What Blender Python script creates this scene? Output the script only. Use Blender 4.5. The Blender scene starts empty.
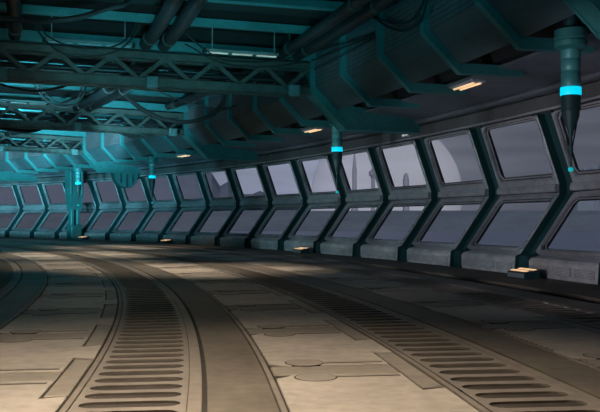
import bpy, math, random
from mathutils import Vector as Vector_
from math import sin, cos, pi, atan2, hypot
random.seed(7)
SC = bpy.context.scene
COL = SC.collection
R0 = 104.6                      # reference radius of the curved hall (outer floor edge)
CX, CY = -96.38, -2.95          # centre of the curve
EYE = 1.7
WT, WD = .26779, .040466        # window ribs: first angle, spacing
RT, RD = .2517, .0327           # ceiling ribs: first angle, spacing

# ------------------------------------------------------------------ helpers
def world(r, t, z): return (CX + r*cos(t), CY + r*sin(t), z)
def floor_at(x, y):             # survey of the floor: sight line to plan position
    Y = 833*EYE/(y-219.15); return ((x-300)/833*Y, Y)
def at(x, y, Y): return ((x-300)/833*Y, Y, EYE + (219.15-y)*Y/833)
def L(r, p, z): return (r*cos(p)-R0, r*sin(p), z)     # local polar frame, angle p about the bay axis

class MB:
    def __init__(s): s.v = []; s.f = []; s.m = []
    def add(s, vs, fs, m=0):
        o = len(s.v); s.v += [tuple(v) for v in vs]
        for f in fs: s.f.append(tuple(i+o for i in f)); s.m.append(m)
    def box(s, c, d, m=0, rz=0., ry=0.):
        cx, cy, cz = c; a, b, h = d[0]/2, d[1]/2, d[2]/2; vs = []
        for x, y, z in [(-a,-b,-h),(a,-b,-h),(a,b,-h),(-a,b,-h),(-a,-b,h),(a,-b,h),(a,b,h),(-a,b,h)]:
            if ry: x, z = x*cos(ry)+z*sin(ry), -x*sin(ry)+z*cos(ry)
            if rz: x, y = x*cos(rz)-y*sin(rz), x*sin(rz)+y*cos(rz)
            vs.append((cx+x, cy+y, cz+z))
        s.add(vs, [(0,3,2,1),(4,5,6,7),(0,1,5,4),(1,2,6,5),(2,3,7,6),(3,0,4,7)], m)
    def bbox(s, c, d, b=.02, m=0):       # box with chamfered vertical and top edges
        x, y, h = d[0]/2, d[1]/2, d[2]/2
        def ring(k, z): return [(c[0]+px, c[1]+py, c[2]+z) for px, py in
            [(-x+k+b,-y+k),(x-k-b,-y+k),(x-k,-y+k+b),(x-k,y-k-b),(x-k-b,y-k),(-x+k+b,y-k),(-x+k,y-k-b),(-x+k,-y+k+b)]]
        s.loops([ring(b,-h), ring(0,-h+b), ring(0,h-b), ring(b,h)], True, m, cap=True)
    def loops(s, ls, closed=True, m=0, cap=False):
        n = len(ls[0]); o = len(s.v)
        for l in ls: s.v += [tuple(p) for p in l]
        for a in range(len(ls)-1):
            for i in range(n if closed else n-1):
                j = (i+1) % n
                s.f.append((o+a*n+i, o+a*n+j, o+(a+1)*n+j, o+(a+1)*n+i)); s.m.append(m)
        if cap:
            s.f.append(tuple(o+i for i in range(n))[::-1]); s.m.append(m)
            q = o+(len(ls)-1)*n; s.f.append(tuple(q+i for i in range(n))); s.m.append(m)
    def sweep(s, prof, p0, p1, n, m=0, closed=True, caps=True, f=None):
        f = f or L
        ls = [[f(r, p0+(p1-p0)*k/n, z) for r, z in prof] for k in range(n+1)]
        s.loops(ls, closed, m, cap=caps and closed)
    def band(s, path, back, w, m=0):     # bent bar: visible path and back path in (r,z), width +-w along the hall
        n = len(path)
        for k in range(n-1):
            q = [path[k], path[k+1], back[k+1], back[k]]
            o = len(s.v)
            for sg in (-1, 1):
                for r, z in q: s.v.append((r-R0, sg*w, z))
            for fc in [(0,1,2,3),(7,6,5,4),(0,4,5,1),(2,6,7,3)] + ([(3,7,4,0)] if k == 0 else []) + ([(1,5,6,2)] if k == n-2 else []):
                s.f.append(tuple(o+i for i in fc)); s.m.append(m)
    def tube(s, pts, rad, n=8, m=0, cap=True):
        ls = []; N = len(pts); up = None
        for i, p in enumerate(pts):
            a = pts[max(0, i-1)]; b = pts[min(N-1, i+1)]
            d = [b[k]-a[k] for k in range(3)]; l = math.sqrt(sum(x*x for x in d)) or 1; d = [x/l for x in d]
            if up is None: up = [0,0,1] if abs(d[2]) < .9 else [1,0,0]
            u = [d[1]*up[2]-d[2]*up[1], d[2]*up[0]-d[0]*up[2], d[0]*up[1]-d[1]*up[0]]
            l = math.sqrt(sum(x*x for x in u)) or 1; u = [x/l for x in u]
            w = [u[1]*d[2]-u[2]*d[1], u[2]*d[0]-u[0]*d[2], u[0]*d[1]-u[1]*d[0]]
            rr = rad[i] if isinstance(rad, (list, tuple)) else rad
            ls.append([tuple(p[k]+rr*(cos(2*pi*j/n)*u[k]+sin(2*pi*j/n)*w[k]) for k in range(3)) for j in range(n)])
        s.loops(ls, True, m, cap=cap)
    def lathe(s, prof, c=(0,0), n=20, m=0):    # prof [(radius, z)]
        s.loops([[(c[0]+r*cos(2*pi*j/n), c[1]+r*sin(2*pi*j/n), z) for j in range(n)] for r, z in prof], True, m, cap=True)
    def prism(s, pts, z0, z1, m=0):
        n = len(pts); s.loops([[(x, y, z0) for x, y in pts], [(x, y, z1) for x, y in pts]], True, m, cap=True)
    def build(s, name, mats, parent=None, smooth=False, link=True):
        me = bpy.data.meshes.new(name); me.from_pydata(s.v, [], s.f)
        if not isinstance(mats, (list, tuple)): mats = [mats]
        for q in mats: me.materials.append(q)
        for p, k in zip(me.polygons, s.m): p.material_index = k
        me.update()
        import bmesh
        bm = bmesh.new(); bm.from_mesh(me); bmesh.ops.recalc_face_normals(bm, faces=bm.faces); bm.to_mesh(me); bm.free()
        if smooth:
            for p in me.polygons: p.use_smooth = True
            try: me.set_sharp_from_angle(angle=math.radians(38))
            except Exception: pass
        o = bpy.data.objects.new(name, me)
        if link: COL.objects.link(o)
        if parent: o.parent = parent
        return o

def tag(o, label=None, cat=None, group=None, kind=None):
    if label: o['label'] = label
    if cat: o['category'] = cat
    if group: o['group'] = group
    if kind: o['kind'] = kind
    return o
def empty(name, loc=(0,0,0), rz=0.):
    o = bpy.data.objects.new(name, None); COL.objects.link(o); o.location = loc; o.rotation_euler = (0,0,rz); o.empty_display_size = .2
    return o
def copy_tree(o, parent=None):
    c = o.copy(); COL.objects.link(c)
    if parent: c.parent = parent
    for ch in list(o.children): copy_tree(ch, c)
    return c
def place(o, t):                # stand a bay-built object at angle t of the curve
    o.location = (CX+R0*cos(t), CY+R0*sin(t), 0); o.rotation_euler = (0,0,t); return o
ORD = ['zeroth','first','second','third','fourth','fifth','sixth','seventh','eighth','ninth','tenth','eleventh','twelfth','thirteenth',
       'fourteenth','fifteenth','sixteenth','seventeenth','eighteenth','nineteenth','twentieth','twenty-first','twenty-second','twenty-third','twenty-fourth','twenty-fifth','twenty-sixth']

# ------------------------------------------------------------------ materials
def mat(name, base, rough=.5, metal=0., var=.25, scale=1.2, stretch=(1,1,1), bump=0., spec=.5, second=None, fine=9.):
    m = bpy.data.materials.new(name); m.use_nodes = True; nt = m.node_tree; N = nt.nodes; K = nt.links
    b = N['Principled BSDF']; b.inputs['Roughness'].default_value = rough; b.inputs['Metallic'].default_value = metal
    b.inputs['Specular IOR Level'].default_value = spec
    tc = N.new('ShaderNodeTexCoord'); mp = N.new('ShaderNodeMapping'); mp.inputs['Scale'].default_value = stretch
    K.new(tc.outputs['Object'], mp.inputs['Vector'])
    n1 = N.new('ShaderNodeTexNoise'); n1.inputs['Scale'].default_value = scale; n1.inputs['Detail'].default_value = 8; n1.inputs['Roughness'].default_value = .65
    n2 = N.new('ShaderNodeTexNoise'); n2.inputs['Scale'].default_value = scale*fine; n2.inputs['Detail'].default_value = 5
    for n in (n1, n2): K.new(mp.outputs['Vector'], n.inputs['Vector'])
    mx = N.new('ShaderNodeMath'); mx.operation = 'MULTIPLY_ADD'; mx.inputs[1].default_value = .35
    sc = N.new('ShaderNodeMath'); sc.operation = 'MULTIPLY'; sc.inputs[1].default_value = .65
    K.new(n1.outputs['Fac'], sc.inputs[0]); K.new(n2.outputs['Fac'], mx.inputs[0]); K.new(sc.outputs[0], mx.inputs[2])
    cr = N.new('ShaderNodeValToRGB'); e = cr.color_ramp.elements
    lo = second or tuple(c*(1-var) for c in base); hi = tuple(min(1, c*(1+var)) for c in base)
    e[0].position = .34; e[0].color = (*lo, 1); e[1].position = .66; e[1].color = (*hi, 1)
    K.new(mx.outputs[0], cr.inputs['Fac']); K.new(cr.outputs['Color'], b.inputs['Base Color'])
    if bump:
        bp = N.new('ShaderNodeBump'); bp.inputs['Strength'].default_value = bump; bp.inputs['Distance'].default_value = .02
        K.new(n2.outputs['Fac'], bp.inputs['Height']); K.new(bp.outputs['Normal'], b.inputs['Normal'])
    return m
def glow(name, col, strength):
    m = bpy.data.materials.new(name); m.use_nodes = True; b = m.node_tree.nodes['Principled BSDF']
    b.inputs['Base Color'].default_value = (*col, 1); b.inputs['Emission Color'].default_value = (*col, 1); b.inputs['Emission Strength'].default_value = strength
    return m
def louvre(name, base, scale, rows, width):    # dull panel with rows of shallow pressed plates
    m = mat(name, base, .55, .2, .3, 1.5); nt = m.node_tree; N = nt.nodes; K = nt.links; b = N['Principled BSDF']
    tc = N.new('ShaderNodeTexCoord'); sp = N.new('ShaderNodeSeparateXYZ'); K.new(tc.outputs['Object'], sp.inputs[0])
    cb = N.new('ShaderNodeCombineXYZ'); K.new(sp.outputs['Y'], cb.inputs['X']); K.new(sp.outputs['Z'], cb.inputs['Y'])
    br = N.new('ShaderNodeTexBrick'); br.inputs['Scale'].default_value = scale; br.inputs['Row Height'].default_value = rows; br.inputs['Brick Width'].default_value = width
    br.inputs['Mortar Size'].default_value = .018; br.inputs['Color1'].default_value = (.9,.9,.9,1); br.inputs['Color2'].default_value = (1,1,1,1); br.inputs['Mortar'].default_value = (.35,.35,.35,1)
    K.new(cb.outputs[0], br.inputs['Vector'])
    mx = N.new('ShaderNodeMix'); mx.data_type = 'RGBA'; mx.blend_type = 'MULTIPLY'; mx.inputs[0].default_value = 1
    cr = [n for n in N if n.type == 'VALTORGB'][0]
    K.new(cr.outputs['Color'], mx.inputs[6]); K.new(br.outputs['Color'], mx.inputs[7]); K.new(mx.outputs[2], b.inputs['Base Color'])
    bp = N.new('ShaderNodeBump'); bp.inputs['Strength'].default_value = .5; bp.inputs['Distance'].default_value = .03
    K.new(br.outputs['Fac'], bp.inputs['Height']); bp.invert = True; K.new(bp.outputs['Normal'], b.inputs['Normal'])
    return m

M = {}
M['teal'] = mat('teal paint', (.030,.175,.185), .5, .15, .25, .9)
M['teal_light'] = mat('light teal paint', (.06,.30,.32), .45, .15, .2, .9)
M['teal_dark'] = mat('dark teal paint', (.008,.050,.055), .55, .1, .25, .9)
M['frame'] = mat('grey frame metal', (.33,.345,.385), .5, .3, .3, 1.6, bump=.1)
M['kerb'] = mat('grey kerb panel', (.52,.525,.55), .55, .2, .35, 2.2, bump=.1)
M['vent'] = louvre('vent panel', (.56,.57,.61), 3., .12, .5)
M['header'] = mat('dark header panel', (.085,.09,.095), .6, .2, .35, 1.2, (1,1,.4), bump=.1)
M['soffit'] = mat('blue grey soffit', (.13,.15,.18), .5, .3, .25, 1.2)
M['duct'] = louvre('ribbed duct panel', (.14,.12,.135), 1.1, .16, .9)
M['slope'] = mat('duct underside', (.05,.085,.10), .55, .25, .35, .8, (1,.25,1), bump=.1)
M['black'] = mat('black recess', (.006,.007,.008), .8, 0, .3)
M['rubber'] = mat('black gasket', (.012,.013,.015), .5, 0, .2)
M['cable'] = mat('black cable', (.012,.014,.015), .85, 0, .2)
M['truss'] = mat('grey green truss steel', (.075,.09,.085), .55, .4, .4, 2.5, bump=.1)
M['pipe'] = mat('dark pipe', (.026,.029,.034), .45, .4, .3, 1.5)
M['box'] = mat('pale teal box', (.10,.19,.20), .5, .2, .2, 2)
M['rod'] = mat('pale rod', (.22,.30,.31), .5, .3, .2, 2)
M['ceil'] = mat('black ceiling deck', (.006,.008,.009), .9, 0, .3, 1)
M['wall'] = mat('inner wall', (.10,.115,.12), .6, .2, .3, .5)
FS = dict(scale=.55, bump=.15, fine=11., spec=.12)
M['panel'] = mat('worn tan floor plate', (.42,.37,.315), .5, .1, .30, **FS)
M['base'] = mat('dark floor joint', (.045,.039,.033), .7, 0, .3, **FS)
M['bandf'] = mat('dark brown floor strip', (.165,.140,.112), .5, .1, .32, **FS)
M['rim'] = mat('brown floor rim', (.25,.215,.18), .5, .15, .28, **FS)
M['filler'] = mat('brown filler plate', (.30,.26,.215), .5, .15, .25, **FS)
M['disc'] = mat('floor hatch plate', (.31,.268,.225), .5, .15, .25, **FS)
M['grate'] = mat('grating metal', (.26,.225,.19), .5, .2, .25, **FS)
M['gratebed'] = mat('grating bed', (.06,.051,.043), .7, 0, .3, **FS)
M['ledge'] = mat('brown skirting floor', (.14,.115,.095), .6, 0, .3, **FS)
M['cyan'] = glow('cyan lamp', (.0,.60,.86), 1.05)
M['cyan_dim'] = glow('cyan tip lamp', (.0,.55,.62), .5)
M['warm'] = glow('warm tube', (1.,.62,.34), .85)
M['white'] = glow('pale tube', (1.,.93,.8), .17)
M['lampbody'] = mat('lamp body', (.30,.33,.36), .5, .2, .2, 2)
M['sea'] = mat('dark blue water', (.155,.195,.27), .55, 0, .12, .004, (1,1,1), spec=.2)
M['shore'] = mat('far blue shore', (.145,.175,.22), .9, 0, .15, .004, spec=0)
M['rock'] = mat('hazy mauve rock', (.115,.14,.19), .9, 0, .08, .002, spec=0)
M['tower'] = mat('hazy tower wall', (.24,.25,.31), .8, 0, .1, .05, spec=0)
def glassmat():
    m = bpy.data.materials.new('window glass'); m.use_nodes = True; nt = m.node_tree; N = nt.nodes; K = nt.links
    N.remove(N['Principled BSDF']); out = [n for n in N if n.type == 'OUTPUT_MATERIAL'][0]
    tr = N.new('ShaderNodeBsdfTransparent'); tr.inputs['Color'].default_value = (.95,.965,.98,1)
    gl = N.new('ShaderNodeBsdfGlossy'); gl.inputs['Roughness'].default_value = .08; gl.inputs['Color'].default_value = (.7,.75,.8,1)
    mx = N.new('ShaderNodeMixShader'); mx.inputs[0].default_value = .012; K.new(tr.outputs[0], mx.inputs[1]); K.new(gl.outputs[0], mx.inputs[2]); K.new(mx.outputs[0], out.inputs['Surface'])
    return m
M['glass'] = glassmat()
def planetmat():
    m = bpy.data.materials.new('pale planet seen through air'); m.use_nodes = True; nt = m.node_tree; N = nt.nodes; K = nt.links
    N.remove(N['Principled BSDF']); out = [n for n in N if n.type == 'OUTPUT_MATERIAL'][0]
    tr = N.new('ShaderNodeBsdfTransparent'); df = N.new('ShaderNodeBsdfDiffuse')
    no = N.new('ShaderNodeTexNoise'); no.inputs['Scale'].default_value = .004; no.inputs['Detail'].default_value = 6
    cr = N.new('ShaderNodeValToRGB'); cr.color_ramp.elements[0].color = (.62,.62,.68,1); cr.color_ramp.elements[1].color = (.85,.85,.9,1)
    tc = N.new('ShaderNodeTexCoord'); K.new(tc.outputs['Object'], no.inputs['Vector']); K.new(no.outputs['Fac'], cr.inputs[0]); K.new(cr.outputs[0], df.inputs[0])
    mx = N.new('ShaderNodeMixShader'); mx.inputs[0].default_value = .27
    K.new(tr.outputs[0], mx.inputs[1]); K.new(df.outputs[0], mx.inputs[2]); K.new(mx.outputs[0], out.inputs['Surface'])
    return m
M['planet'] = planetmat()

# ------------------------------------------------------------------ floor
TA, TB = -.10, 1.06
def W(r, t, z): return world(r, t, z)
b = MB(); b.sweep([(86.5,-.4),(R0-.36,-.4),(R0-.36,-.03),(86.5,-.03)], TA, TB, 220, f=W)
FLOOR = tag(b.build('floor', M['base']), 'curving brown floor of inlaid plates and slotted grating strips', 'floor', kind='structure')
PER = 3.74; DG = -8.51; P = .0347; S0 = .1274 - 4*P
bands, rims, pans, fill, discs, grat, bed, rail, edge_b = (MB() for _ in range(9))
def ring(mb, r0, r1, t0, t1, z, n, bev=.008, zb=-.04):
    mb.sweep([(r0, zb),(r0, z-bev),(r0+bev, z),(r1-bev, z),(r1, z-bev),(r1, zb)], t0, t1, n, f=W)
def poly(mb, pts, z, zb=-.035, bev=.012):
    # raised plate outline in (r,t) with a small chamfer
    n = len(pts); c = (sum(p[0] for p in pts)/n, sum(p[1] for p in pts)/n)
    q = [W(r, t, zb) for r, t in pts]; q1 = [W(r, t, z-bev*.7) for r, t in pts]
    q2 = []
    for r, t in pts:
        dr, dt_ = c[0]-r, (c[1]-t)*100; q2.append(W(r+max(-bev, min(bev, dr)), t+max(-bev, min(bev, dt_))/100, z))
    mb.loops([q, q1, q2], True); o = len(mb.v)-n; mb.f.append(tuple(range(o, o+n))); mb.m.append(0)
for k in range(-2, 3):
    D = R0 + DG + PER*k
    ring(bands if k >= 0 else edge_b, D+.026, D+.665, TA, TB, -.004, 200)
    if k == 2: break
    ring(rail, D+.675, D+.735, TA, TB, .004, 200)
    ring(rims, D+3.580, D+3.716, TA, TB, 0, 200)
    ring(rims, D+2.455, D+2.52, TA, TB, 0, 200)
    for s_ in range(0, 28):
        s0 = S0 + P*s_; a = P
        pts = [(.97,.0030),(2.17,.0030),(2.17,.0126),(2.425,.0116),(2.425,a-.0116),(2.17,a-.0126),(2.17,a-.0030),(.97,a-.0030),(.765,a-.0048),(.765,.0048)]
        poly(pans, [(D+r, s0+t) for r, t in pts], 0)
        poly(fill, [(D+2.20,s0-.0114),(D+2.425,s0-.0108),(D+2.425,s0+.0108),(D+2.20,s0+.0114)], -.004)
        poly(fill, [(D+.765,s0-.0026),(D+2.17,s0-.0026),(D+2.17,s0+.0026),(D+.765,s0+.0026)], -.006)
        for sg in (-1, 1):
            tc = s0+sg*.0047; c = W(D+1.19, tc, 0)
            discs.lathe([(.235,-.02),(.235,.002),(.225,.003)], c[:2], 24, 1)
            discs.lathe([(.218,-.02),(.218,.003),(.21,.006)], c[:2], 24, 0)
            tb = s0+sg*.0044
            for q, mi, w_ in ((0, 1, .00045), (0, 0, .00034)):
                discs.sweep([(D+1.38,-.02),(D+2.12,-.02),(D+2.12,.004+.003*(mi==0)),(D+1.38,.004+.003*(mi==0))], tb-w_, tb+w_, 1, mi, f=W)
    # slotted grating
    pit = .0041; r0, r1 = D+2.535, D+3.575; sa, sb = r0+.055, r1-.055
    for i in range(150):
        ta = .052 + pit*i; tb = ta+pit; tm = ta+pit/2; hw = pit*.32; rr = hw*98
        inner = []; outer = []
        for j in range(6): an = -pi/2 + pi*j/5; inner.append((sb-rr+rr*cos(an), tm+hw*sin(an)))
        for j in range(6): an = pi/2 + pi*j/5; inner.append((sa+rr+rr*cos(an), tm+hw*sin(an)))
        outer = [(sb-rr,ta),(r1,ta),(r1,tm-hw*.4),(r1,tm+hw*.4),(r1,tb),(sb-rr,tb),(sa+rr,tb),(r0,tb),(r0,tm+hw*.4),(r0,tm-hw*.4),(r0,ta),(sa+rr,ta)]
        grat.loops([[W(r,t,-.002) for r,t in outer],[W(r,t,-.002) for r,t in inner],[W(r,t,-.03) for r,t in inner]], True)
    ring(grat, r0, r1, .052+pit*150, TB, -.002, 60)
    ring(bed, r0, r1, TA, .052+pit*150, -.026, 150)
for mb, nm, mt, lb in ((bands,'inlay_strip',M['bandf'],'dark brown plain strip'),(rail,'inlay_rail',M['rim'],None),(edge_b,'inlay_strip',M['bandf'],None),(rims,'grating_rim',M['rim'],None),(pans,'tan_plate',M['panel'],'worn tan plates with notched edges'),
                   (fill,'filler_plate',M['filler'],None),(discs,'hatch_disc',[M['disc'],M['base']],'small round hatches with bars'),(grat,'slotted_grating',M['grate'],'slotted metal grating'),(bed,'grating_bed',M['gratebed'],None)):
    o = mb.build(nm, mt, FLOOR); o['kind'] = 'structure'
    if lb: o['label'] = lb
# small rivets beside the outer inlay strip
rv = MB()
for i in range(46):
    t = .112+.0016*i + .006*(i//12)
    c = W(R0-4.03, t, 0); rv.lathe([(.05,-.03),(.05,.006),(.035,.012)], c[:2], 10)
o = rv.build('rivet_row', M['rim'], FLOOR); o['kind'] = 'structure'
b = MB(); b.sweep([(R0-.40,-.42),(R0+.36,-.42),(R0+.36,-.36),(R0-.40,-.36)], TA, TB, 200, f=W)
tag(b.build('trim_1', M['black']), 'black open gutter running between floor edge and window wall', 'gutter', kind='structure')
b = MB(); b.sweep([(R0+.33,-.42),(R0+.33,-.01),(R0+.36,0),(R0+4.4,0),(R0+4.4,-.42)], TA, TB, 200, f=W)
tag(b.build('trim_2', M['ledge']), 'dark brown floor ledge under the window wall', 'floor ledge', kind='structure')

# ------------------------------------------------------------------ window wall (bay about p=0, ribs at +-WD/2)
UPP = ((108.62,2.86),(107.86,4.98)); LOW = ((107.30,.60),(108.66,2.46))
def plane(pr):
    (r0,z0),(r1,z1) = pr; ln = hypot(r1-r0, z1-z0); nr, nz = -(z1-z0)/ln, (r1-r0)/ln
    def f(u, s, d): return L(r0+(r1-r0)*s/ln+nr*d, (u-.5)*WD, z0+(z1-z0)*s/ln+nz*d)
    return f, ln
UM = WD*108.0                    # metres per unit u
def rect(f, u0, u1, s0, s1, d, ch):
    cu = ch/UM
    return [f(*q, d) for q in [(u0+cu,s0),(u1-cu,s0),(u1,s0+ch),(u1,s1-ch),(u1-cu,s1),(u0+cu,s1),(u0,s1-ch),(u0,s0+ch)]]
def window(name, pr, lo, hi, top):
    f, ln = plane(pr); root = empty(name)
    a, z = .078, .902
    u0, u1, s0, s1 = .108, .845, lo, ln-hi; n_ = .5
    fr = MB()
    fr.loops([rect(f,a,z,0,ln,.05,.02), rect(f,a,z,0,ln,.19,.02), rect(f,a+.006,z-.006,.025,ln-.025,.215,.02),
              rect(f,u0-.02*n_,u1+.02,s0-.08,s1+.08,.215,.16), rect(f,u0-.02*n_,u1+.02,s0-.08,s1+.08,.14,.16),
              rect(f,u0,u1,s0,s1,.14,.14), rect(f,u0,u1,s0,s1,.09,.14)], True)
    # raised inner stile lip
    fr.loops([rect(f,u0-.034*n_,u1+.034,s0-.14,s1+.14,.21,.18), rect(f,u0-.034*n_,u1+.034,s0-.14,s1+.14,.24,.18),
              rect(f,u0-.023*n_,u1+.023,s0-.095,s1+.095,.24,.165), rect(f,u0-.023*n_,u1+.023,s0-.095,s1+.095,.21,.165)], True)
    fr.build('frame', M['frame'], root)
    gk = MB(); gk.loops([rect(f,u0-.004*n_,u1+.004,s0-.015,s1+.015,.12,.13), rect(f,u0+.006,u1-.006,s0+.028,s1-.028,.12,.13), rect(f,u0+.006,u1-.006,s0+.028,s1-.028,.085,.13)], True)
    gk.loops([rect(f,u0-.0195*n_,u1+.0195,s0-.078,s1+.078,.143,.16), rect(f,u0-.012*n_,u1+.012,s0-.048,s1+.048,.143,.15)], True)
    gk.build('gasket', M['rubber'], root)
    gl = MB(); q = rect(f,u0,u1,s0,s1,.105,.13); q2 = rect(f,u0,u1,s0,s1,.09,.13); gl.loops([q, q2], True, cap=True); gl.build('pane', M['glass'], root)
    return root
up0 = window('window_1', UPP, .31, .11, True)
lo0 = window('window_2', LOW, .17, .30, False)
# kerb unit under each bay
def kerb():
    root = empty('kerb_unit'); b = MB(); p0, p1 = -.42*WD, .40*WD
    pr = [(106.95,0),(106.95,.05),(106.92,.06),(106.92,.46),(107.0,.55),(107.28,.61),(107.55,.60),(107.55,0)]
    b.sweep(pr, p0, p1, 4); b.sweep([(106.90,.40),(106.90,.44),(106.95,.45),(106.95,.39)], p0+.0004, p1-.0004, 4)
    b.build('body', M['kerb'], root)
    for k in range(3):
        v = MB(); a = p0+.0018+k*(p1-p0-.002)/3; v.sweep([(106.93,.10),(106.89,.12),(106.89,.34),(106.93,.36)], a, a+(p1-p0)/3-.0022, 2)
        v.build('vent_panel', M['vent'], root)
    return root
kerb0 = kerb()
# header strip and ledge
def header():
    root = empty('header_panel'); b = MB(); h = WD/2
    b.sweep([(107.80,4.97),(107.66,5.00),(107.62,5.10),(107.60,5.44),(107.66,5.50),(108.1,5.5),(108.1,4.97)], -h, h, 4)
    b.build('face', M['header'], root)
    t = MB(); t.sweep([(107.52+.14*cos(a), 5.63+.11*sin(a)) for a in [2*pi*k/10 for k in range(10)]], -h, h, 4); t.build('conduit', M['soffit'], root, True)
    t = MB(); t.sweep([(107.66+.05*cos(a), 5.04+.04*sin(a)) for a in [2*pi*k/8 for k in range(8)]], -h, h, 4); t.build('drip_rail', M['frame'], root, True)
    return root
head0 = header()
def ledge():
    root = empty('middle_ledge'); b = MB(); h = WD/2
    b.sweep([(108.50,2.56),(108.34,2.58),(108.32,2.66),(108.36,2.80),(108.52,2.84),(109.0,2.84),(109.0,2.50),(108.62,2.47)], -h*.81, h*.81, 4)
    b.build('shelf', M['frame'], root)
    g = MB(); g.sweep([(108.44,2.50),(108.44,2.56),(108.9,2.56),(108.9,2.45)], -h*.81, h*.81, 4); g.build('shadow_gap', M['rubber'], root)
    return root
ledge0 = ledge()
# channel rib between bays
def wrib():
    root = empty('window_rib')
    prof = [(106.98,0),(107.02,.56),(107.34,.64),(108.68,2.48),(108.68,2.84),(107.88,4.98)]
    b = MB()
    def off(d): 
        out = []
        for i, (r, z) in enumerate(prof): out.append((r+d, z))
        return out
    w = .092*WD*108
    b.band([(r+.02, z) for r, z in prof], [(r+.09, z) for r, z in prof], w); b.build('web', M['teal_dark'], root)
    for sg in (-1, 1):
        fl = MB(); q0 = [(r-(.235 if i > 1 else .10), z) for i, (r, z) in enumerate(prof)]; q1 = [(r+.09, z) for r, z in prof]
        n = len(q0)
        fl.band(q0, q1, .022); v = fl.v; fl.v = [(x, y+sg*(w-.03), z) for x, y, z in v]
        fl.build('flange', M['teal_dark'], root)
    c = MB(); c.band([(r-.05, z) for r, z in prof[1:]], [(r+.04, z) for r, z in prof[1:]], .10); c.build('spine', M['teal_dark'], root)
    return root
rib0 = wrib()
I0, I1 = -4, 18
def bayname(i):                  # i = bay between rib i and rib i+1; the bay right of rib 0 is cut by the frame
    k = i+2
    return ORD[k] if k >= 1 else None
n = 1
for i in range(I0, I1+1):
    t = WT + WD*(i+.5); first = i == I0; k = bayname(i)
    far = 'in the bay %s from the right' % k if k else 'beyond the right edge, bay %s past it' % ORD[-i-2]
    o = up0 if first else copy_tree(up0); o.name = 'window_%d' % (2*(i-I0)+1); place(o, t)
    tag(o, 'upper window leaning inward in grey frame, ' + far, 'window', 'upper row of windows', 'structure')
    o = lo0 if first else copy_tree(lo0); o.name = 'window_%d' % (2*(i-I0)+2); place(o, t)
    tag(o, 'lower window leaning outward in grey frame, ' + far, 'window', 'lower row of windows', 'structure')
    for src, lb, ct, gp in ((kerb0, 'grey vented kerb unit at floor level below the windows ', 'kerb', 'kerb units'), (head0, 'dark header panel above the upper window ', 'header panel', 'header panels'),
                            (ledge0, 'grey shelf between upper and lower window ', 'window ledge', 'window ledges')):
        o = src if first else copy_tree(src); place(o, t); tag(o, lb + far, ct, gp, 'structure')
for i in range(I0, I1+2):
    o = rib0 if i == I0 else copy_tree(rib0); place(o, WT+WD*(i-.010)); k = i+1
    tag(o, 'dark teal bent channel rib between window bays, ' + ('%s from the right' % ORD[k] if k >= 1 else '%s past the right edge' % ORD[-i]), 'window rib', 'window ribs', 'structure')
# plain hull beyond the windows, inner wall, end walls, ceiling deck
tq = WT+WD*I0-.004; tz = WT+WD*(I1+1)+.004
b = MB(); b.sweep([(107.0,0),(108.7,2.6),(107.8,5.0),(107.5,5.7),(107.8,5.7),(108.1,5.0),(109,2.6),(107.3,0)], TA, tq, 20, f=W); tag(b.build('wall_rear', M['frame']), 'plain bulging outer wall behind the viewpoint', 'wall', kind='structure')
b = MB(); b.sweep([(107.0,0),(108.7,2.6),(107.8,5.0),(107.5,5.7),(107.8,5.7),(108.1,5.0),(109,2.6),(107.3,0)], tz, TB, 10, f=W); tag(b.build('wall_far', M['frame']), 'plain bulging outer wall at the far end', 'wall', kind='structure')
b = MB(); b.sweep([(86.2,-.4),(86.6,-.4),(86.6,8.95),(86.2,8.95)], TA, TB, 120, f=W); tag(b.build('wall_left', M['wall']), 'plain inner wall of the curving hall', 'wall', kind='structure')
for nm, t, lb in (('wall_back', TA, 'closing end wall behind the viewpoint'), ('wall_end', TB, 'closing end wall round the bend')):
    b = MB(); b.sweep([(86.2,-.4),(109.2,-.4),(109.2,9.3),(86.2,9.3)], t, t+.003, 1, f=W); tag(b.build(nm, M['wall']), lb, 'wall', kind='structure')
b = MB(); b.sweep([(86.2,8.65),(109.2,8.65),(109.2,9.2),(86.2,9.2)], TA, TB, 160, f=W)
tag(b.build('ceiling', M['ceil']), 'black ceiling deck high above the cross beams', 'ceiling', kind='structure')
b = MB(); b.sweep([(105.22,5.90),(107.45,5.72),(107.7,5.55),(108.1,5.5),(108.1,5.7),(107.6,5.9),(105.22,5.97)], TA, TB, 200, f=W)
tag(b.build('ceiling_soffit', M['soffit']), 'blue grey soffit strip above the window header', 'soffit', kind='structure')
b = MB(); b.sweep([(105.1,6.05),(108.2,5.95),(108.6,5.4),(109.1,5.4),(109.1,8.9),(108.6,8.9),(108.2,6.9),(105.1,6.9)], TA, TB, 160, f=W)  # closing panel, the gap's shade put into its black colour
tag(b.build('ceiling_shade_panel', M['black']), 'black panel standing for the dark gap behind the duct above the soffit', 'shade panel', kind='structure')

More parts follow.
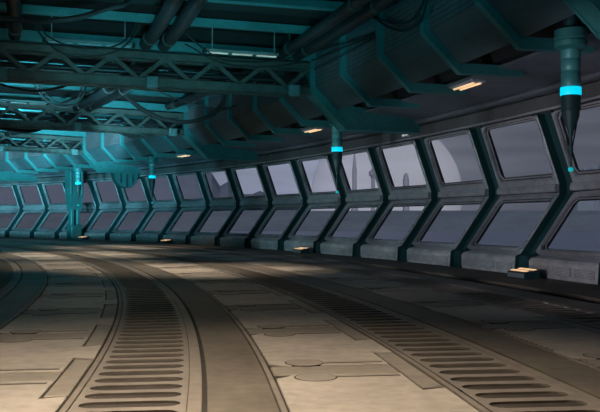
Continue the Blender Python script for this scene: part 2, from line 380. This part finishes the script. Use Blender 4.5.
# ------------------------------------------------------------------ ceiling ribs, duct, beams
def crib():
    b = MB(); b.band([(102.94,8.64),(102.94,6.75),(104.03,5.70),(105.93,5.70)], [(103.22,8.64),(103.22,6.86),(104.14,5.98),(105.93,5.98)], .12)
    return b.build('ceiling_rib', M['teal'])
def duct():
    root = empty('duct_panel'); h = RD/2-.0014; b = MB()
    b.sweep([(103.10,8.64),(103.10,6.83),(103.4,6.83),(103.4,8.64)], -h, h, 3); b.build('side_plate', M['duct'], root)
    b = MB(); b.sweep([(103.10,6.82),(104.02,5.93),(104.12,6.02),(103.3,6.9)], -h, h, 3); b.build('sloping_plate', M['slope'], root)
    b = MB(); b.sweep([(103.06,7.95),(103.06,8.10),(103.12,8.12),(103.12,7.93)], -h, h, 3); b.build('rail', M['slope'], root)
    return root
def bulk():
    root = empty('ceiling_bulkhead'); w = .33
    path = [(102.90,8.3),(102.90,6.62),(104.38,5.20),(107.62,5.20)]; back = [(103.62,8.3),(103.62,7.0),(104.75,6.10),(107.62,6.10)]
    b = MB(); b.band(path, back, w); b.build('hoop', M['teal'], root)
    for sg in (-1, 1):
        e = MB(); e.band([(r-.015, z-.015) for r, z in path], [(r+.10, z+.09) for r, z in path], .05); e.v = [(x, y+sg*(w-.02), z) for x, y, z in e.v]; e.build('edge_flange', M['teal'], root)
    b = MB(); b.box(((86.6+103.5)/2-R0, 0, 7.95), (103.5-86.6, .9, .36)); b.box(((86.6+103.5)/2-R0, 0, 8.39), (103.5-86.6, .5, .52), 1); b.build('cross_beam', [M['teal'], M['black']], root)
    b = MB(); b.box(((86.6+102.9)/2-R0, 0, 7.78), (102.9-86.6, .6, .08)); b.build('beam_flange', M['teal_dark'], root)
    return root
def beam():
    b = MB(); b.box(((86.6+102.94)/2-R0, 0, 8.22), (102.94-86.6, .34, .22)); b.box(((86.6+102.94)/2-R0, 0, 8.48), (102.94-86.6, .06, .32), 1)
    return b.build('ceiling_beam', [M['teal'], M['black']])
J0, J1 = -4, 21
BULKS = (-2, 3, 8, 13, 18)
cr0, du0, bu0, be0 = crib(), duct(), bulk(), beam()
used = set()
def inst(src, t):
    o = src if src.name not in used else copy_tree(src); used.add(src.name); return place(o, t)
rn = {}; kk = 0
for j in range(J0, J1+1):
    t = RT+RD*j; vis = j >= -2
    w_ = ('%s from the right' % ORD[j+3]) if vis else ('%s past the right edge' % ORD[-2-j])
    if j in BULKS:
        bk = BULKS.index(j)
        tag(inst(bu0, t), ['heavy teal bulkhead hoop cut by the right frame edge, nearest','heavy teal bulkhead hoop holding the nearest lattice truss','heavy teal bulkhead hoop holding the second lattice truss',
            'heavy teal bulkhead hoop above the half-round housing','heavy teal bulkhead hoop farthest round the bend'][bk], 'bulkhead', 'ceiling bulkheads', 'structure')
    else:
        tag(inst(cr0, t), 'slim teal bent ceiling rib, rib station ' + w_, 'ceiling rib', 'ceiling ribs', 'structure')
        tag(inst(be0, t), 'teal ceiling cross beam, rib station ' + w_, 'ceiling beam', 'ceiling beams', 'structure')
    tag(inst(du0, t+RD/2), 'dark grey ribbed duct panel left of the rib station ' + w_, 'duct panel', 'duct panels', 'structure')

# half-round housing under the fourth bulkhead
root = empty('half_round_housing'); place(root, RT+RD*13); root['label'] = 'teal half-round housing hanging under a bulkhead beside the windows'; root['category'] = 'housing'
b = MB(); pts = [(106.45-R0+1.0*cos(pi+pi*k/16), 5.2+1.08*sin(pi+pi*k/16)) for k in range(17)]
b.loops([[(x, -.30, z) for x, z in pts], [(x, .30, z) for x, z in pts]], True, cap=True); b.build('shell', M['teal'], root)
for k in (-.5, 0, .5):
    e = MB(); e.box((106.45-R0+k, 0, 4.95-.30*(1-abs(k))), (.07, .68, .95-abs(k)*.5+.0)); e.build('rib', M['teal_dark'], root)
b = MB(); pts2 = [(106.45-R0+1.06*cos(pi+pi*k/16), 5.2+1.14*sin(pi+pi*k/16)) for k in range(17)]
b.loops([[(x, -.22, z) for x, z in pts2], [(x, .22, z) for x, z in pts2]], True, cap=True); b.build('rim', M['teal_dark'], root)

# ------------------------------------------------------------------ lattice trusses
def truss():
    root = empty('lattice_truss'); ra, rb = 87.0, 102.88
    for sg in (-1, 1):
        b = MB(); b.box(((ra+rb)/2-R0, sg*.30, 7.55), (rb-ra, .16, .20)); b.box(((ra+rb)/2-R0, sg*.30, 7.66), (rb-ra, .24, .03)); b.build('top_chord', M['truss'], root)
        b = MB(); b.box(((ra+rb)/2-R0, sg*.30, 6.60), (rb-ra, .16, .26)); b.box(((ra+rb)/2-R0, sg*.30, 6.46), (rb-ra, .26, .03)); b.box(((ra+rb)/2-R0, sg*.30, 6.74), (rb-ra, .26, .03)); b.build('bottom_chord', M['truss'], root)
        n = 17; st = (rb-ra)/n
        for k in range(n):
            x0 = ra+k*st-R0; x1 = x0+st; za, zb = (6.72, 7.48) if k % 2 == 0 else (7.48, 6.72)
            b = MB(); dx, dz = x1-x0, zb-za; b.box(((x0+x1)/2, sg*.30, (za+zb)/2), (hypot(dx,dz), .07, .15), ry=-atan2(dz,dx)); b.build('brace', M['truss'], root)
        for k in range(1, n, 2):
            b = MB(); x0 = ra+k*st-R0; b.box((x0, sg*.39, 7.45), (.42,.03,.26)); b.build('gusset_plate', M['truss'], root)
    for k in range(0, 17, 2):
        x0 = ra+k*st-R0
        b = MB(); b.box((x0+.3, 0, 6.60), (.10,.60,.12)); b.build('cross_tie', M['truss'], root)
        b = MB(); b.box((x0+.3, 0, 7.55), (.10,.60,.10)); b.build('cross_tie', M['truss'], root)
    for r in (91.7, 96.78, 102.17):
        b = MB(); b.bbox((r-R0, -.54, 6.58), (.42,.26,.42), .03); jb = b.build('junction_box', M['box'], root); jb['label'] = 'pale teal junction box'
        b = MB(); b.bbox((r-R0, -.68, 6.58), (.30,.03,.30), .01); b.build('cover_plate', M['box'], jb)
    b = MB(); b.tube([(ra-R0, -.05, 7.0), (rb-R0, -.05, 7.0)], .10, 8); b.build('conduit', M['pipe'], root, True)
    b = MB(); b.tube([(ra-R0, .16, 7.22), (rb-R0, .16, 7.22)], .06, 8); b.build('conduit', M['pipe'], root, True)
    b = MB(); b.box(((ra+rb)/2-R0, .1, 6.82), (rb-ra, .34, .05)); b.build('cable_tray', M['truss'], root)
    return root
tr0 = truss()
for i, (j, lb) in enumerate(((3,'dark steel lattice truss crossing the hall nearest, below the hanging strip lights'), (8,'second dark lattice truss across the hall, cyan-lit behind the nearest one'), (13,'farthest lattice truss, brightly cyan lit at far left'))):
    o = tr0 if i == 0 else copy_tree(tr0); place(o, RT+RD*j); tag(o, lb, 'truss', 'lattice trusses across the hall')

# ------------------------------------------------------------------ pipes under the ceiling (run along the hall, end in the bulkhead beams)
def pipe(r, z, rad, j0, j1, label, group):
    t0 = RT+RD*j0+.006; t1 = RT+RD*j1-(.0055 if j1 == 3 else .013); n = 14
    root = empty('ceiling_pipe', world(r, (t0+t1)/2, z)); tm = (t0+t1)/2; c = world(r, tm, z)
    pts = [tuple(a-b_ for a, b_ in zip(world(r, t0+(t1-t0)*k/n, z), c)) for k in range(n+1)]
    b = MB(); b.tube(pts, rad, 14); b.build('tube', M['pipe'], root, True)
    for k in (1, n-1, n//2):
        e = MB(); p, q = pts[k], pts[k-1]; d = [(q[i]-p[i])*.12 for i in range(3)]
        e.tube([p, tuple(p[i]+d[i] for i in range(3))], rad*1.16, 14); e.build('collar', M['truss'], root, True)
        e = MB(); e.tube([(p[0], p[1], p[2]+rad*.9), (p[0], p[1], 8.64-z)], .03, 6); e.build('hanger', M['truss'], root)
    return tag(root, label, 'pipe', group)
G = 'twin pipes under the ceiling'
pipe(101.60, 7.90, .21, -2, 3, 'dark ceiling pipe at upper centre, inner of the right-hand pair', G)
pipe(102.28, 7.90, .21, -2, 3, 'dark ceiling pipe at upper centre, outer of the pair beside the duct', G)
pipe(96.55, 7.92, .23, -2, 3, 'dark ceiling pipe at upper left, inner of the pair ending above the truss', G)
pipe(97.20, 7.92, .23, -2, 3, 'dark ceiling pipe at upper left, outer of the pair ending above the truss', G)
pipe(92.15, 7.92, .21, -2, 3, 'single dark ceiling pipe near the top left corner', G)
pipe(91.45, 7.92, .21, -2, 3, 'dark ceiling pipe cut by the left frame edge', G)
pipe(96.55, 7.50, .20, 3, 8, 'dark ceiling pipe between the first two trusses, inner of the pair', G)
pipe(97.20, 7.50, .20, 3, 8, 'dark ceiling pipe between the first two trusses, outer of the pair', G)
pipe(101.60, 7.90, .21, 3, 8, 'dark ceiling pipe beside the duct between the first two trusses', G)
pipe(92.6, 7.5, .16, 8, 13, 'ceiling pipe between the second and farthest truss at far left', G)
pipe(97.0, 7.5, .2, 8, 13, 'ceiling pipe past the second truss, nearer the duct', G)

# ------------------------------------------------------------------ hanging strip lights
def striplight(ra, rb, t, z, lit, rods, label):
    root = empty('strip_light', world((ra+rb)/2, t, z), t); h = (rb-ra)/2
    b = MB(); b.bbox((0,0,.05), (2*h, .20, .10), .02); b.build('housing', M['rod'] if lit else M['box'], root)
    for sg in (-1, 1):
        b = MB(); b.bbox((sg*(h+.04),0,.03), (.10,.24,.16), .02); b.build('end_cap', M['cable'], root)
    n = 3; l = 2*h/n
    for k in range(n):
        b = MB(); b.tube([(-h+k*l+.08,0,-.03), (-h+(k+1)*l-.08,0,-.03)], .03, 8); b.build('tube', M['white'] if lit else M['lampbody'], root, True)
    for r in rods:
        x = r-(ra+rb)/2
        b = MB(); b.tube([(x,0,.09), (x,0,8.64-z)], .022, 6); hr = b.build('hanger_rod', M['rod'], root)
        b = MB(); b.box((x,0,8.62-z), (.42,.10,.05)); b.build('top_bracket', M['rod'], hr)
    tag(root, label, 'strip light', 'hanging strip lights')
    return root
striplight(98.5, 101.2, .3345, 7.62, True, (98.75, 101.05), 'lit strip light hanging on two thin rods over the truss, upper centre')
striplight(93.1, 95.95, .3345, 7.62, False, (93.3, 95.7), 'unlit strip light hanging on two thin rods at upper left')
for r, t, lb in ((93.6, .4965, 'pale strip light fixed ahead of the second truss at far left'),):
    striplight(r-1.4, r+1.4, t, 7.55, False, (r-1.2, r+1.2), lb)

# ------------------------------------------------------------------ hanging sensors
def sensor():
    root = empty('hanging_sensor')
    K_ = .906
    def part(nm, prof, mt, n=24):
        b = MB(); b.lathe([(r*K_, EYE+(z-EYE)*K_) for r, z in prof], n=n); return b.build(nm, mt, root, True)
    part('collar', [(.30,6.36),(.39,6.33),(.40,6.12),(.37,6.10),(.37,6.06),(.40,6.04),(.385,5.92),(.27,5.84)][::-1], M['teal'])
    part('shaft', [(.225,4.93),(.235,4.95),(.235,5.28),(.22,5.30),(.22,5.34),(.235,5.36),(.235,5.60),(.225,5.62),(.24,5.64),(.24,5.86)], M['teal_light'])
    part('light_ring', [(.245,4.73),(.252,4.74),(.252,4.92),(.245,4.93)], M['cyan'])
    cone = part('cone', [(.06,3.74),(.075,3.86),(.15,4.04),(.205,4.22),(.215,4.36),(.235,4.38),(.235,4.73)], M['teal_dark'])
    ant = part('antenna', [(.02,2.98),(.03,3.3),(.055,3.32),(.06,3.5),(.035,3.52),(.045,3.75)], M['teal_dark'], 10)
    for sg in (-1, 1):
        b = MB(); b.tube([(sg*.20,.02,EYE+2.72*K_),(sg*.155,.02,EYE+2.35*K_),(sg*.055,.02,EYE+1.8*K_)], .016, 6); b.build('wire', M['cable'], cone)
    b = MB(); b.bbox((0,0,EYE+1.22*K_), (.09,.09,.09), .012); b.build('tip_lamp', M['cyan_dim'], ant)
    part('stem', [(.17,6.34),(.17,9.56)], M['teal_dark'], 16)
    return root
se0 = sensor()
for i, (t, r, lb) in enumerate(((RT-RD*1.38, 104.62, 'teal hanging sensor with glowing cyan ring, largest and nearest, at right'), (RT+RD*3.33, 104.62, 'teal hanging sensor with cyan ring before the planet window, middle distance'),
                      (RT+RD*10.60, 104.62, 'teal hanging sensor with cyan ring beside the half-round housing'), (RT+RD*14.25, 104.66, 'small far teal hanging sensor in front of the column'))):
    o = se0 if i == 0 else copy_tree(se0); o.location = world(r, t, 0); o.rotation_euler = (0,0,t); tag(o, lb, 'sensor', 'hanging sensors with cyan rings')

# ------------------------------------------------------------------ far column
root = empty('column', world(106.15, .752, 0), .752); root['label'] = 'teal column standing at the window wall, far left'; root['category'] = 'column'
b = MB(); b.bbox((0,0,.55), (.95,.95,1.1), .06); cb_ = b.build('base', M['teal'], root)
b = MB(); b.bbox((0,0,1.15), (1.08,1.08,.14), .04); b.build('base_cap', M['teal'], cb_)
for sg in (-1, 1):
    b = MB(); b.bbox((sg*.26,0,1.85), (.28,.5,1.4), .04); b.build('twin_post', M['teal'], root)
b = MB(); b.bbox((0,0,1.85), (.2,.2,1.4), .02); b.build('core', M['teal_dark'], root)
b = MB(); q = [(-.45,2.5),(.45,2.5),(.62,3.9),(.62,5.75),(-.62,5.75),(-.62,3.9)]
b.loops([[(x,-.42,z) for x, z in q], [(x,.42,z) for x, z in q]], True, cap=True); ch_ = b.build('head', M['teal'], root)
for sg in (-1, 1):
    b = MB(); b.bbox((sg*.5,-.44,4.7), (.16,.10,2.0), .02); b.build('head_rail', M['teal'], ch_)

# ------------------------------------------------------------------ soffit lamps and kerb lamps
def soffitlamp(r, t, label, l=1.5):
    z = 5.90-(r-105.22)*.081
    root = empty('soffit_lamp', world(r, t, z-.03), t)
    b = MB(); b.bbox((0,0,0), (.46,l,.10), .02); b.build('housing', M['lampbody'], root)
    for sg in (-1, 1):
        e = MB(); e.tube([(sg*.11,-l/2+.1,-.055),(sg*.11,l/2-.1,-.055)], .042, 8); e.build('tube', M['warm'], root, True)
    tag(root, label, 'lamp', 'warm lamps in the soffit')
soffitlamp(105.47, .2745, 'warm twin-tube lamp in the soffit, nearest, above the planet windows')
soffitlamp(105.47, .404, 'warm twin-tube lamp in the soffit beside the middle hanging sensor')
soffitlamp(105.5, .5695, 'small warm twin-tube lamp in the soffit between the two farther hanging sensors')
root = empty('header_lamp', world(107.56, .3565, 5.2), .3565)
b = MB(); b.bbox((0,0,0), (.12,.62,.16), .02); b.build('housing', M['lampbody'], root)
b = MB(); b.box((-.065,0,-.01), (.02,.5,.07)); b.build('light_strip', M['white'], root)
tag(root, 'small pale lamp on the dark header beside the nearest lattice truss bulkhead', 'lamp')
def kerblamp():
    root = empty('floor_lamp')
    b = MB(); q = [(-.24,0),(-.24,.15),(-.20,.19),(.24,.25),(.24,0)]
    b.loops([[(x,-.5,z) for x, z in q], [(x,.5,z) for x, z in q]], True, cap=True); b.build('body', M['teal_dark'], root)
    e = MB(); e.box((-.243,0,.085), (.012,.94,.13)); e.build('front_plate', M['lampbody'], root)
    for x in (-.125, .125):
        e = MB(); e.box((x,0,.196+(x+.2)*.136+.012), (.11,.86,.02), ry=-.135); e.build('light_strip', M['warm'], root)
    return root
kl0 = kerblamp()
for i, (t, lb) in enumerate(((.2575, 'low floor lamp with two warm strips by the kerb, nearest at right'), (.4354, 'low floor lamp with two warm strips by the kerb at picture centre'),
                             (.613, 'low floor lamp with two warm strips by the kerb below the mountain windows'), (.742, 'low floor lamp with two warm strips by the foot of the column'))):
    o = kl0 if i == 0 else copy_tree(kl0); o.location = world(106.35, t, 0); o.rotation_euler = (0,0,t); tag(o, lb, 'floor lamp', 'floor lamps along the kerb')

# ------------------------------------------------------------------ cables
def cable(pts, rad, label, sub=6):
    # smooth curve through the survey points
    out = []
    n = len(pts)
    for i in range(n-1):
        p0, p1, p2, p3 = pts[max(0,i-1)], pts[i], pts[i+1], pts[min(n-1,i+2)]
        for k in range(sub):
            t = k/sub; out.append(tuple(.5*((2*p1[a])+(-p0[a]+p2[a])*t+(2*p0[a]-5*p1[a]+4*p2[a]-p3[a])*t*t+(-p0[a]+3*p1[a]-3*p2[a]+p3[a])*t**3) for a in range(3)))
    out.append(pts[-1]); c = out[0]
    b = MB(); b.tube([tuple(p[a]-c[a] for a in range(3)) for p in out], rad, 7); o = b.build('cable', M['cable'], None, True); o.location = c
    return tag(o, label, 'cable', 'slack cables under the ceiling')
def at_r(x, y, r):              # sight line to the cylinder of radius r about the hall centre
    k = (x-300)/833; a = k*k+1; b_ = -2*(k*CX+CY); c_ = CX*CX+CY*CY-r*r
    return at(x, y, (-b_+math.sqrt(b_*b_-4*a*c_))/(2*a))
def hang_r(seq, r, rad, label): return cable([at_r(x, y, r) for x, y in seq], rad, label)
def hang(seq, rad, label):     # (x, y, depth)
    return cable([at(*q) for q in seq], rad, label)
hang([(-14,15,23.5),(0,18,24),(40,21,24.5),(80,17,25),(105,9,25.5),(122,5,25.7),(129,1,25.9)], .085, 'thick black cable swinging across the top left corner')
hang([(38,22,26.5),(48,36,26.8),(70,46,27),(95,49,27.3),(117,45,27.6),(132,33,28),(136,22,28)], .03, 'thin black cable drooping between the left strip light rods, upper strand')
hang([(32,20,26.5),(45,40,26.7),(65,54,27),(90,57,27.2),(118,50,27.5),(134,36,28),(140,22,28)], .03, 'thin black cable drooping between the left strip light rods, lower strand')
hang([(172,24,28),(185,32,28.4),(200,46,28.8),(222,59,29.2),(250,62,29.6),(280,60,29.8),(300,55,30.4)], .03, 'thin black cable drooping below the lit strip light')
hang([(185,44,28.4),(194,48.5,28.8),(214,60,29.2),(240,66,29.5),(276,66,29.8),(304,62,30.5)], .028, 'second thin black cable drooping below the lit strip light, lowest')
hang([(0,84,33),(15,88,33),(32,91,33.2),(52,89,33.4),(70,84,33.6),(78,78,33.7)], .05, 'black cable bowing just under the nearest truss at far left')
hang([(34,84,38),(43,97,38.4),(54,105,38.7),(66,107,39),(76,104,39.3),(82,97,39.6),(86,87,40)], .05, 'black cable loop below the nearest truss at left, outer strand')
hang([(38,84,38),(48,96,38.4),(60,103,38.8),(70,103,39.1),(78,98,39.4),(82,87,39.8)], .035, 'black cable loop below the nearest truss at left, inner strand')
hang([(-8,115,44),(10,117,44),(28,116,44.2),(42,113,44.4),(60,104,44.6),(72,96,44.8)], .06, 'black cable over the second truss at far left')
hang([(-8,127,45),(10,129,45),(28,131,45.2),(44,127,45.3),(58,117,45.5),(70,106,45.7),(81,97,46)], .11, 'thick black cable dipping below the second truss at far left')
hang([(114,88,40),(128,98,40.2),(142,109,40.4),(160,118,40.6),(182,122,40.8),(202,119,41),(215,112,41.2),(222,103,41.2),(224,95,41.2)], .11, 'thick black cable swooping from the nearest truss to the duct side')
hang([(118,132,46.5),(130,136,46.6),(144,137,46.7),(156,134,46.8),(164,129,46.9)], .08, 'short black cable bowing under the second truss near its right end')
hang([(156,90,40),(175,98,40.3),(200,106,40.6),(222,109,40.8),(240,104,41),(252,94,41.2)], .035, 'thin black cable curving across to the duct between the trusses')
hang_r([(363,11),(369,14),(380,19),(394,24),(408,22),(418,12),(425,-4)], 102.84, .03, 'thin black cable loop by the duct at top centre, upper strand')
hang_r([(366,10),(375,18),(388,27),(402,31),(414,26),(423,14),(428,-4)], 102.76, .035, 'black cable loop by the duct at top centre, lower strand')
for k_, (seq, lb) in enumerate(((((371,36),(350,42),(325,49),(318,50.5),(311,52)), 'top of three'), (((371.5,37.5),(348,46),(325,56),(319,58.5),(312,60.5)), 'middle of three'), (((372,39),(352,50),(330,62),(321,66),(314,69.5)), 'lowest of three'))):
    hang_r(seq, 102.80-.05*k_, .028, 'thin black cable running from duct to truss, '+lb)
hang([(60,104,42),(80,96,41.5),(100,89,41),(112,84,40.5)], .06, 'straight black cable slanting up behind the nearest truss')

# ------------------------------------------------------------------ outside: water, shore, mountains, planet, towers
b = MB(); b.lathe([(4300,-46),(4300,-40)], n=48); o = b.build('water', M['sea']); tag(o, 'dark blue water plain outside the windows', 'water', kind='structure')
def ridge(name, mt, pts, Y, depth, foot, label, cat, rough=.08, kind=None, seed=1):
    rnd = random.Random(seed); n = 90; m = 9; xs = [p[0] for p in pts]; ls = []
    def h(x):
        for (a, ya), (c, yc) in zip(pts, pts[1:]):
            if a <= x <= c: return ya+(yc-ya)*(x-a)/(c-a)
    for k in range(n+1):
        x = xs[0]+(xs[-1]-xs[0])*k/n; top = h(x); X, _, Z = at(x, top, Y); row = []
        jit = [rnd.uniform(-1, 1) for _ in range(m)]
        for q in range(m):
            v = q/(m-1); g = 1-abs(2*v-1)**1.2
            yy = Y+(v-.5)*depth; z = foot+(Z-foot)*max(0, g*(1+(0 if q == m//2 else rough*jit[q]))); row.append((X*yy/Y, yy, z))
        ls.append(row)
    b = MB(); b.loops(ls, False); o = b.build(name, mt); return tag(o, label, cat, kind=kind)
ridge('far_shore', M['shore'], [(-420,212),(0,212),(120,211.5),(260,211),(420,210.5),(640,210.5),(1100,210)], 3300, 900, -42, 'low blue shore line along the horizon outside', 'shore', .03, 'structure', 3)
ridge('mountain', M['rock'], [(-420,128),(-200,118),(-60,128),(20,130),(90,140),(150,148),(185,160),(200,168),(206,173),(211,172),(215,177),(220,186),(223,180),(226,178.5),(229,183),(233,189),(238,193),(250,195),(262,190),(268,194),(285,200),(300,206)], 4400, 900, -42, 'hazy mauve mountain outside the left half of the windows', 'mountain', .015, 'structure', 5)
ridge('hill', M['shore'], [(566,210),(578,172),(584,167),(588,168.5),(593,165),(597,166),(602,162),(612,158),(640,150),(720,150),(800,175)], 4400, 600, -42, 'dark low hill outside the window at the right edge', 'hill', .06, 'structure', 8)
# planet
Yp = 6200; c = at(386, 195, Yp); rp = 75*Yp/833
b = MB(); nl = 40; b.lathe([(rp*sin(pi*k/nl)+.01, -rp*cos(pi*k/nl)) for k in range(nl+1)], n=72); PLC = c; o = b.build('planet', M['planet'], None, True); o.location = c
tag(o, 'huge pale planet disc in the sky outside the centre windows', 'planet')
def tower(x, ytop, ybase, Y, prof, label):
    X, _, Z = at(x, ytop, Y); zb = -42; root = empty('tower', (X, Y, zb)); k = Y/833; H = Z-zb
    b = MB(); b.lathe([(w*k, 0+f_*H) for w, f_ in prof], n=14); b.build('shaft', M['tower'], root, True)
    d = MB(); d.lathe([(prof[0][0]*k*1.5, 0), (prof[0][0]*k*1.5, H*.25), (prof[0][0]*k*1.1, H*.28)], n=14); d.build('podium', M['tower'], root, True)
    tag(root, label, 'tower', 'towers on the skyline')
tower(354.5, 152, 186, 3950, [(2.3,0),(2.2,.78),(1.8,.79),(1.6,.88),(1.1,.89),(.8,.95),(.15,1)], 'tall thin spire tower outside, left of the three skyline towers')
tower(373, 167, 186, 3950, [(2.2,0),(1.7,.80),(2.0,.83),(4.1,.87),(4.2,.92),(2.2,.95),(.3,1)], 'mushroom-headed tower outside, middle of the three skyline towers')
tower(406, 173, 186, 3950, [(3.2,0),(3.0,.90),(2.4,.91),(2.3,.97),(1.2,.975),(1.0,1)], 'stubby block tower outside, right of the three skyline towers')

# ------------------------------------------------------------------ sky
wd = bpy.data.worlds.new('sky'); SC.world = wd; wd.use_nodes = True; nt = wd.node_tree; N = nt.nodes; K = nt.links
bg = N['Background']; tc = N.new('ShaderNodeTexCoord'); sp = N.new('ShaderNodeSeparateXYZ'); K.new(tc.outputs['Generated'], sp.inputs[0])
az = N.new('ShaderNodeMath'); az.operation = 'ARCTAN2'; K.new(sp.outputs['X'], az.inputs[0]); K.new(sp.outputs['Y'], az.inputs[1])
mr = N.new('ShaderNodeMapRange'); mr.inputs['From Min'].default_value = -.45; mr.inputs['From Max'].default_value = .45; K.new(az.outputs[0], mr.inputs['Value'])
ra = N.new('ShaderNodeValToRGB'); el = ra.color_ramp.elements
el[0].position = 0; el[0].color = (.075,.062,.10,1); el[1].position = 1; el[1].color = (.09,.095,.12,1)
for p_, c_ in ((.25,(.092,.095,.13)),(.42,(.25,.275,.37)),(.52,(.29,.315,.42)),(.60,(.205,.222,.285)),(.70,(.135,.143,.180)),(.80,(.105,.112,.142))):
    e = el.new(p_); e.color = (*c_, 1)
K.new(mr.outputs[0], ra.inputs[0])
mp = N.new('ShaderNodeMapping'); mp.inputs['Scale'].default_value = (2.2,2.2,22); K.new(tc.outputs['Generated'], mp.inputs['Vector'])
no = N.new('ShaderNodeTexNoise'); no.inputs['Scale'].default_value = 2.4; no.inputs['Detail'].default_value = 6; K.new(mp.outputs[0], no.inputs['Vector'])
m2 = N.new('ShaderNodeMapRange'); m2.inputs['From Min'].default_value = .35; m2.inputs['From Max'].default_value = .7; m2.inputs['To Min'].default_value = .86; m2.inputs['To Max'].default_value = 1.22; K.new(no.outputs['Fac'], m2.inputs['Value'])
vm = N.new('ShaderNodeVectorMath'); vm.operation = 'SCALE'; K.new(ra.outputs['Color'], vm.inputs[0]); K.new(m2.outputs[0], vm.inputs['Scale'])
K.new(vm.outputs[0], bg.inputs['Color']); bg.inputs['Strength'].default_value = 1.0

# ------------------------------------------------------------------ lights
def light(kind, name, loc, energy, col, rot=(0,0,0), **kw):
    d = bpy.data.lights.new(name, kind); d.energy = energy; d.color = col
    for k, v in kw.items(): setattr(d, k, v)
    o = bpy.data.objects.new(name, d); COL.objects.link(o); o.location = loc; o.rotation_euler = rot; return o
light('SUN', 'sun', (0,-200,100), 2.2, (1,.97,.98), (math.radians(69), 0, 0), angle=.02)
limb_spot = Vector_(PLC) + Vector_((3600,-900,900))  # added spot beside the planet, brightening its right limb only
light('SPOT', 'limb_spot', limb_spot, 2.4e8, (1,.97,.98), (Vector_(PLC)-limb_spot).to_track_quat('-Z','Y').to_euler(), spot_size=math.radians(26), spot_blend=.2, shadow_soft_size=20)
WARM = (1.,.84,.66); CYAN = (.26,.84,1.); DIM = (.10,.85,1.); PALE = (.85,.94,1.)
from mathutils import Vector
def down(r, t, z, en, ang, blend=1., col=WARM, rad=.5): return light('SPOT', 'ceiling and fill spot', world(r, t, z), en, col, spot_size=math.radians(ang), spot_blend=blend, shadow_soft_size=rad)
def aim(r, t, z, en, ang, out, along, up, col=CYAN, rad=.4, blend=.5):
    # added fill spot with no fixture, aimed by its outward, along-the-hall and upward shares
    d = Vector((cos(t)*out-sin(t)*along, sin(t)*out+cos(t)*along, up))
    return light('SPOT', 'added fill spot', world(r, t, z), en, col, d.to_track_quat('-Z','Y').to_euler(), spot_size=math.radians(ang), spot_blend=blend, shadow_soft_size=rad)
down(95.4, .105, 8.6, 6600, 92)
down(96.0, .22, 8.0, 250, 100)  # weak warm fill added for the floor between the pools
down(98.2, .325, 7.5, 2700, 72)
down(95.5, .465, 7.0, 2600, 88)
down(94.0, .37, 7.4, 1500, 70)
for t, en in ((.42,300),(.47,800),(.52,1600),(.57,2600),(.62,3600),(.67,4200),(.72,4600),(.77,4600),(.82,4600)):
    aim(94.5, t, .5, en*1.5, 58, .62, .75, .50, blend=.12)
aim(93.5, .40, 5.0, 5000, 80, .1, .7, .75)
aim(98.0, .40, 5.0, 1700, 80, .15, .7, .75)
aim(93.5, .54, 5.0, 11000, 80, .1, .7, .75)
aim(98.0, .46, 4.6, 1900, 56, .35, .8, .48)
aim(99.0, .58, 4.6, 7500, 56, .35, .8, .48)
aim(98.0, .68, 4.6, 10000, 56, .35, .8, .48)
aim(93.5, .66, 5.0, 9000, 80, .1, .7, .75)
for t in (.05, .13, .21, .29):
    aim(95.5, t, 3.2, 680, 104, .30, .45, .85, DIM)
aim(92.5, .20, 4.6, 500, 60, .0, .85, .5, (.42,.88,.90))
down(101, .56, 7.0, 1500, 92)  # added warm wash over the far floor, no fixture there
aim(95.0, .24, 4.6, 420, 50, .05, .9, .38, (.42,.88,.90))
aim(99.5, .25, 4.6, 450, 50, .10, .9, .38, (.25,.88,.92))
for k in range(10):
    aim(96.0, .02+.045*k, 1.0, 1350-40*k, 42, .88, .40, .19, (max(.5,1.28-.08*k),.92,1.), blend=.4)

# ------------------------------------------------------------------ camera
cd = bpy.data.cameras.new('camera'); cam = bpy.data.objects.new('camera', cd); COL.objects.link(cam)
cam.location = (0,0,EYE); cam.rotation_euler = (pi/2,0,0); cd.sensor_width = 36; cd.lens = 36*833/600; cd.shift_y = 13.15/600; cd.clip_end = 12000; cd.clip_start = .05
SC.camera = cam
SC.view_settings.view_transform = 'Standard'; SC.view_settings.look = 'None'; SC.view_settings.exposure = 0; SC.view_settings.gamma = 1; SC.view_settings.use_curve_mapping = False
